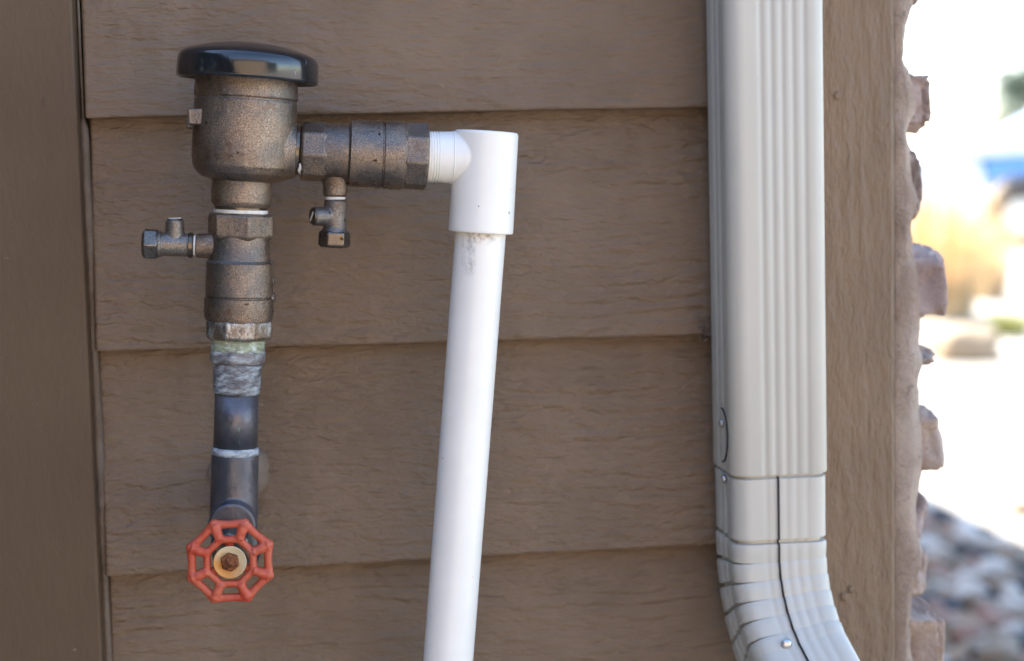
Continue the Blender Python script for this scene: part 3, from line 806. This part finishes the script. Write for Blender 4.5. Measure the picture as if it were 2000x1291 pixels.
# elbow: straight sleeve, then crimped bends that swing it to the right and forward
sec2 = spout_section(DW - .0012, dep - .0012, .0004)
kinks = [P(1510, y, dsY).z for y in (1056, 1103, 1148, 1192, 1236, 1282)]
frs = []; z = zj + .012
c = dc(z); frs.append((c, X_, Y_, .93)); c = dc(zj - .0012); frs.append((c, X_, Y_, .935)); frs.append((dc(zj - .0022), X_, Y_, .995)); 
frs.append((dc(kinks[0] + .006), X_, Y_, .99))
ang = 0.0; pos = dc(kinks[0]); 
hd_ = Vector((.30, -1, 0)).normalized()       # direction it swings to
def fr(ang):
    d = Vector((0, 0, -1)) * math.cos(ang) + hd_ * math.sin(ang)
    axis = Vector((0, 0, -1)).cross(hd_).normalized()
    M3 = Matrix.Rotation(ang, 3, axis)
    return d, M3 @ X_, M3 @ Y_
step = (kinks[0] - kinks[-1]) / 5
for k in range(6):
    d, xx, yy = fr(ang)
    frs.append((pos - d * .0006, xx, yy, .99)); frs.append((pos - d * .0001, xx, yy, .90)); frs.append((pos + d * .0016, xx, yy, .90)); frs.append((pos + d * .0021, xx, yy, .985)); frs.append((pos + d * .0034, xx, yy, 1.004)); frs.append((pos + d * step * .55, xx, yy, 1.0)); frs.append((pos + d * (step * .93), xx, yy, .992))
    pos = pos + d * step; ang += R(8.2)
d, xx, yy = fr(ang)
frs.append((pos.copy(), xx, yy, .90)); frs.append((pos + d * .0014, xx, yy, 1.0)); frs.append((pos + d * .12, xx, yy, 1.0))
bm = bmesh.new(); sweep(bm, sec2, frs); el = obj('crimped_elbow', bm, M_SPOUT, ds, smooth=42)
sol = el.modifiers.new('wall', 'SOLIDIFY'); sol.thickness = .0006
# open seam down the front of the elbow
bm = bmesh.new(); pts = [c + xx_ * (-.0022) + yy_ * (-dep / 2 * s + .0002) for c, xx_, yy_, s in frs[1:]]
pts = [pts[0]] + pts[1:]
tube(bm, pts, .0006, 6); obj('seam', bm, M_TYRE, el)
# elbow outlet joins a buried leader
bm = bmesh.new()
for (x, y, Yp) in ((1396, 935, -.045), (1392, 826, -.042)):
    bm = bmesh.new(); p = P(x, y, Yp); p.x = dc(p.z).x - DW / 2; ball(bm, p, .0026, 2, (.7, 1, 1)); obj('screw', bm, M_SCREW, ds)
pw = frs[-3][0] + frs[-3][1] * (-.001) + d * .0 + frs[-3][2] * (-dep / 2 - .0005); pw = P(1536, 1258, (pw.y))
bm = bmesh.new(); ball(bm, pw, .0032, 2, (1, .5, 1)); o = obj('screw', bm, M_SCREW, ds)
# round wire strap loop on the left side
bm = bmesh.new(); pts = []
for k in range(17):
    a = R(90 - k * 180 / 16); p = P(1397, 848 - 52 * math.sin(a), dsY + dep * .45); p.x = dc(p.z).x - DW / 2 - .0004; p.y = dcy - .004 - .012 * math.cos(a); pts.append(p)
tube(bm, pts, .0005, 6); obj('hook', bm, M_TYRE, ds)

# ------------------------------------------------------------------ river rock bed beside the house
def rock_mesh(seed, s, mt, sub=2):
    bm = bmesh.new(); rocky(bm, (0, 0, 0), s, seed, .85, .10, sub)
    me = bpy.data.meshes.new('river_rock'); bm.to_mesh(me); bm.free(); me.shade_smooth(); me.materials.append(mt); return me
rr = random.Random(11)
names_ = ['grey', 'mauve', 'tan', 'pale bluish', 'dark']
protos = []
for k in range(5):
    for q in range(3): protos.append((k, rock_mesh(k * 7 + q, (rr.uniform(.028, .044), rr.uniform(.022, .032), rr.uniform(.016, .024)), M_RK[k])))
def pix(p):
    v = p - CAM; dz = v.dot(fw); return W_PX / 2 + FPX * v.dot(rt) / dz, H_PX / 2 - FPX * v.dot(up) / dz
x0b, x1b = XS + .05, XS + 2.3
SV, SF, SM = [], [], []; count = 0
_b = bmesh.new(); bmesh.ops.create_icosphere(_b, subdivisions=1, radius=1); IV = [v.co.copy() for v in _b.verts]; IF = [[v.index for v in f.verts] for f in _b.faces]; _b.free()
y = .1
EDGE = lambda yy: 3.45 + .25 * math.sin(yy * 3)
cand = []
for layer in range(2):
    y = -.2
    while y < 4.6:
        x = x0b
        while x < x1b:
            p = Vector((x + rr.uniform(-.014, .014), y + rr.uniform(-.014, .014), .014 + layer * .026 + rr.uniform(-.006, .010)))
            x += .056
            lim = G(1815, 1035).y + (G(2000, 1105).y - G(1815, 1035).y) * (p.x - G(1815, 1035).x) / (G(2000, 1105).x - G(1815, 1035).x)
            if p.y > lim + rr.uniform(-.04, .04): continue
            cand.append(p)
        y += .050
for p in cand:
    px, py = pix(p); k, me = protos[rr.choice([0, 0, 0, 3, 1, 4, 2, 5, 6, 7, 12, 13, 14, 8, 9, 10, 11, 1, 2, 12])]
    if 1800 < px < 2015 and 1000 < py < 1310 and p.z > .03 and count < 260:
        o = bpy.data.objects.new('river_rock', me); COL.objects.link(o); o.location = p
        o.rotation_euler = (rr.uniform(-.5, .5), rr.uniform(-.5, .5), rr.uniform(0, 6.3)); o.scale = [rr.uniform(.8, 1.25)] * 3
        tag(o, 'small rounded %s river rock in the shaded bed at the house corner' % names_[k], 'rock', 'river rocks in the shaded bed'); count += 1
    else:
        M = Matrix.Translation(p) @ Matrix.Rotation(rr.uniform(0, 6.3), 4, 'Z') @ Matrix.Rotation(rr.uniform(-.4, .4), 4, 'X')
        n0 = len(SV); s_ = rr.uniform(.026, .042); M = M @ Matrix.Diagonal((s_, s_ * .75, s_ * .55, 1))
        SV += [M @ v for v in IV]; SF += [[n0 + a for a in f] for f in IF]; SM += [k] * len(IF)
me = bpy.data.meshes.new('river_rock_bed'); me.from_pydata(SV, [], SF); me.polygons.foreach_set('material_index', SM); me.shade_smooth()
for m_ in M_RK: me.materials.append(m_)
o = bpy.data.objects.new('river_rock_bed', me); COL.objects.link(o)
tag(o, 'bed of smaller rounded river rocks around and under the ones at the corner', 'rocks', kind='stuff')

# ------------------------------------------------------------------ far things, bright in the sun
def grass_clump(name, base, h, rad, n, mt, label, seed):
    q = random.Random(seed); bm = bmesh.new()
    for k in range(n):
        a = q.uniform(0, 6.283); r1 = rad * .35 * math.sqrt(q.random()); le = q.uniform(.05, .75) * rad; hh = h * q.uniform(.55, 1.0); w = q.uniform(.004, .009)
        b0 = base + Vector((math.cos(a) * r1, math.sin(a) * r1, 0)); dr = Vector((math.cos(a), math.sin(a), 0)); sd = Vector((-dr.y, dr.x, 0)) * w
        prev = None
        for i in range(4):
            f = i / 3; c = b0 + dr * le * f * f + Vector((0, 0, hh * (f - .12 * f * f)))
            ww = sd * (1 - f * .85); cur = (bm.verts.new(c - ww), bm.verts.new(c + ww))
            if prev: bm.faces.new((prev[0], prev[1], cur[1], cur[0]))
            prev = cur
    o = obj(name, bm, mt, label=label, cat='grass clump'); return o
g1 = G(1832, 620); grass_clump('ornamental_grass', g1, 1.0, .62, 620, M_STRAW, 'straw coloured ornamental grass clump just right of the stone corner', 1)
g2 = G(1925, 585); grass_clump('ornamental_grass', g2, .70, .40, 320, M_STRAW, 'straw coloured grass clump standing before the blue and white car', 2)
g3 = G(1970, 655); grass_clump('low_grass', g3, .16, .28, 200, M_STRAW2, 'low yellow green tuft on the sunlit ground at the right edge', 3)
bm = bmesh.new(); b_ = G(1885, 700); rocky(bm, b_ + Vector((0, 0, .06)), (.17, .14, .095), 3.3, .8, .14)
obj('boulder', bm, M_BOULD, label='tan boulder lying on the bright ground beyond the stone corner', cat='boulder')
for k, (x, y, s) in enumerate(((1936, 950, .022), (1995, 1002, .03))):
    bm = bmesh.new(); rocky(bm, G(x, y) + Vector((0, 0, s * .5)), (s, s, s * .7), k + 6, .9, .1, 2)
    obj('loose_rock', bm, M_BOULD, label=('orange tan pebble alone on the bright ground' if k == 0 else 'orange tan pebble at the right edge above the rock bed'), cat='rock')
# parked car
cb = G(1990, 484)
car = empty('parked_car', cb, label='blue and white car parked in bright sun beyond the grass clumps', cat='car')
cw = .85
def side(poly, y0, y1, mt, name, par):
    bm = bmesh.new(); a = [bm.verts.new(cb + Vector((x, y0, z))) for x, z in poly]; b = [bm.verts.new(cb + Vector((x, y1, z))) for x, z in poly]
    n_ = len(poly)
    for i in range(n_): bm.faces.new((a[i], a[(i + 1) % n_], b[(i + 1) % n_], b[i]))
    bm.faces.new(a[::-1]); bm.faces.new(b); bmesh.ops.recalc_face_normals(bm, faces=bm.faces)
    o = obj(name, bm, mt, par, smooth=30); bevel(o, .04, 3); return o
side([(-.42, .97), (.1, 1.0), (3.3, 1.0), (3.4, .35), (2.6, .28), (2.55, .55), (2.2, .74), (1.85, .55), (1.8, .28), (.45, .28), (.42, .60), (.30, .74), (.05, .79), (-.20, .74), (-.32, .60)], 0, 1.7, M_BLUE, 'body', car)
side([(-1.15, .30), (-1.2, .62), (-1.15, .95), (-.43, .965), (-.335, .60), (-.38, .30)], .01, 1.69, M_WHITE, 'bumper', car)
side([(-1.12, .96), (-1.05, 1.03), (-.2, 1.14), (.3, 1.25), (.35, 1.01)], .03, 1.67, M_WHITE, 'bonnet', car)  # white here stands for sun glare on a blue bonnet
side([(.3, 1.01), (.35, 1.25), (1.0, 1.62), (2.9, 1.62), (3.3, 1.01)], .08, 1.62, M_WHITE, 'roof', car)
side([(.55, 1.05), (1.05, 1.52), (1.9, 1.52), (1.9, 1.05)], .05, .078, M_GLASS, 'side_window', car)
side([(1.98, 1.05), (1.98, 1.52), (2.8, 1.52), (3.05, 1.05)], .05, .078, M_GLASS, 'side_window', car)
for x in (.05, 2.2):
    for yy in (.06, 1.5):
        c = cb + Vector((x, yy, .33)); bm = bmesh.new()
        rings(bm, [(c, .25, Y_), (c + Vector((0, -.02, 0)), .31, -Y_), (c + Vector((0, .0, 0)), .33, Y_), (c + Vector((0, .18, 0)), .33, Y_), (c + Vector((0, .2, 0)), .3, Y_)][2:], 40)
        wh = obj('wheel', bm, M_TYRE, car, smooth=40)
        bm = bmesh.new(); rings(bm, [(c + Vector((0, -.012, 0)), .20, Y_), (c + Vector((0, .19, 0)), .2, Y_)], 10); obj('rim', bm, M_RIM, wh, smooth=30)
for yy in (.2, 1.3):
    bm = bmesh.new(); ball(bm, cb + Vector((-1.17, yy + .1, .78)), .09, 2, (.5, 1.3, 1)); obj('headlight', bm, M_GLASS, car)
# trees far behind
def tree(name, base, h, rad, label, seed, n=2600):
    q = random.Random(seed); root = empty(name, base, label=label, cat='tree')
    bm = bmesh.new(); tube(bm, [base + Vector((0, 0, -.1)), base + Vector((.1, 0, h * .4)), base + Vector((0, .1, h * .85))], [h * .03, h * .02, h * .006], 10)
    for k in range(7):
        a = q.uniform(0, 6.28); z = h * q.uniform(.3, .7); tube(bm, [base + Vector((0, 0, z)), base + Vector((math.cos(a) * rad * .7, math.sin(a) * rad * .7, z + h * .12))], [h * .01, h * .003], 6)
    obj('trunk', bm, M_BARK, root)
    bm = bmesh.new(); cl = [(Vector((q.gauss(0, .42) * rad, q.gauss(0, .42) * rad, h * q.uniform(.3, .92))), q.uniform(.22, .45) * rad) for _ in range(26)]
    for k in range(n):
        c, r_ = q.choice(cl); v = Vector((q.gauss(0, 1), q.gauss(0, 1), q.gauss(0, 1))).normalized() * r_ * q.random() ** .4
        c = base + c + v; a = Vector((q.gauss(0, 1), q.gauss(0, 1), q.gauss(0, 1))).normalized(); b = a.orthogonal().normalized(); s = q.uniform(.05, .11)
        bm.faces.new([bm.verts.new(c + a * s), bm.verts.new(c + b * s * .6), bm.verts.new(c - a * s), bm.verts.new(c - b * s * .6)])
    obj('crown', bm, M_LEAF, root, smooth=False)
tree('evergreen_tree', G(2035, 392), 3.6, 1.6, 'dark green tree behind the parked car at the right edge', 5, 5000)
tree('evergreen_tree', G(1915, 384), 1.75, 1.1, 'lower pale shrub tree left of the dark tree behind the car', 6, 2500)

# ------------------------------------------------------------------ render settings
S.render.engine = 'CYCLES'
S.cycles.max_bounces = 8; S.cycles.diffuse_bounces = 5
S.render.resolution_x, S.render.resolution_y = 1024, 660
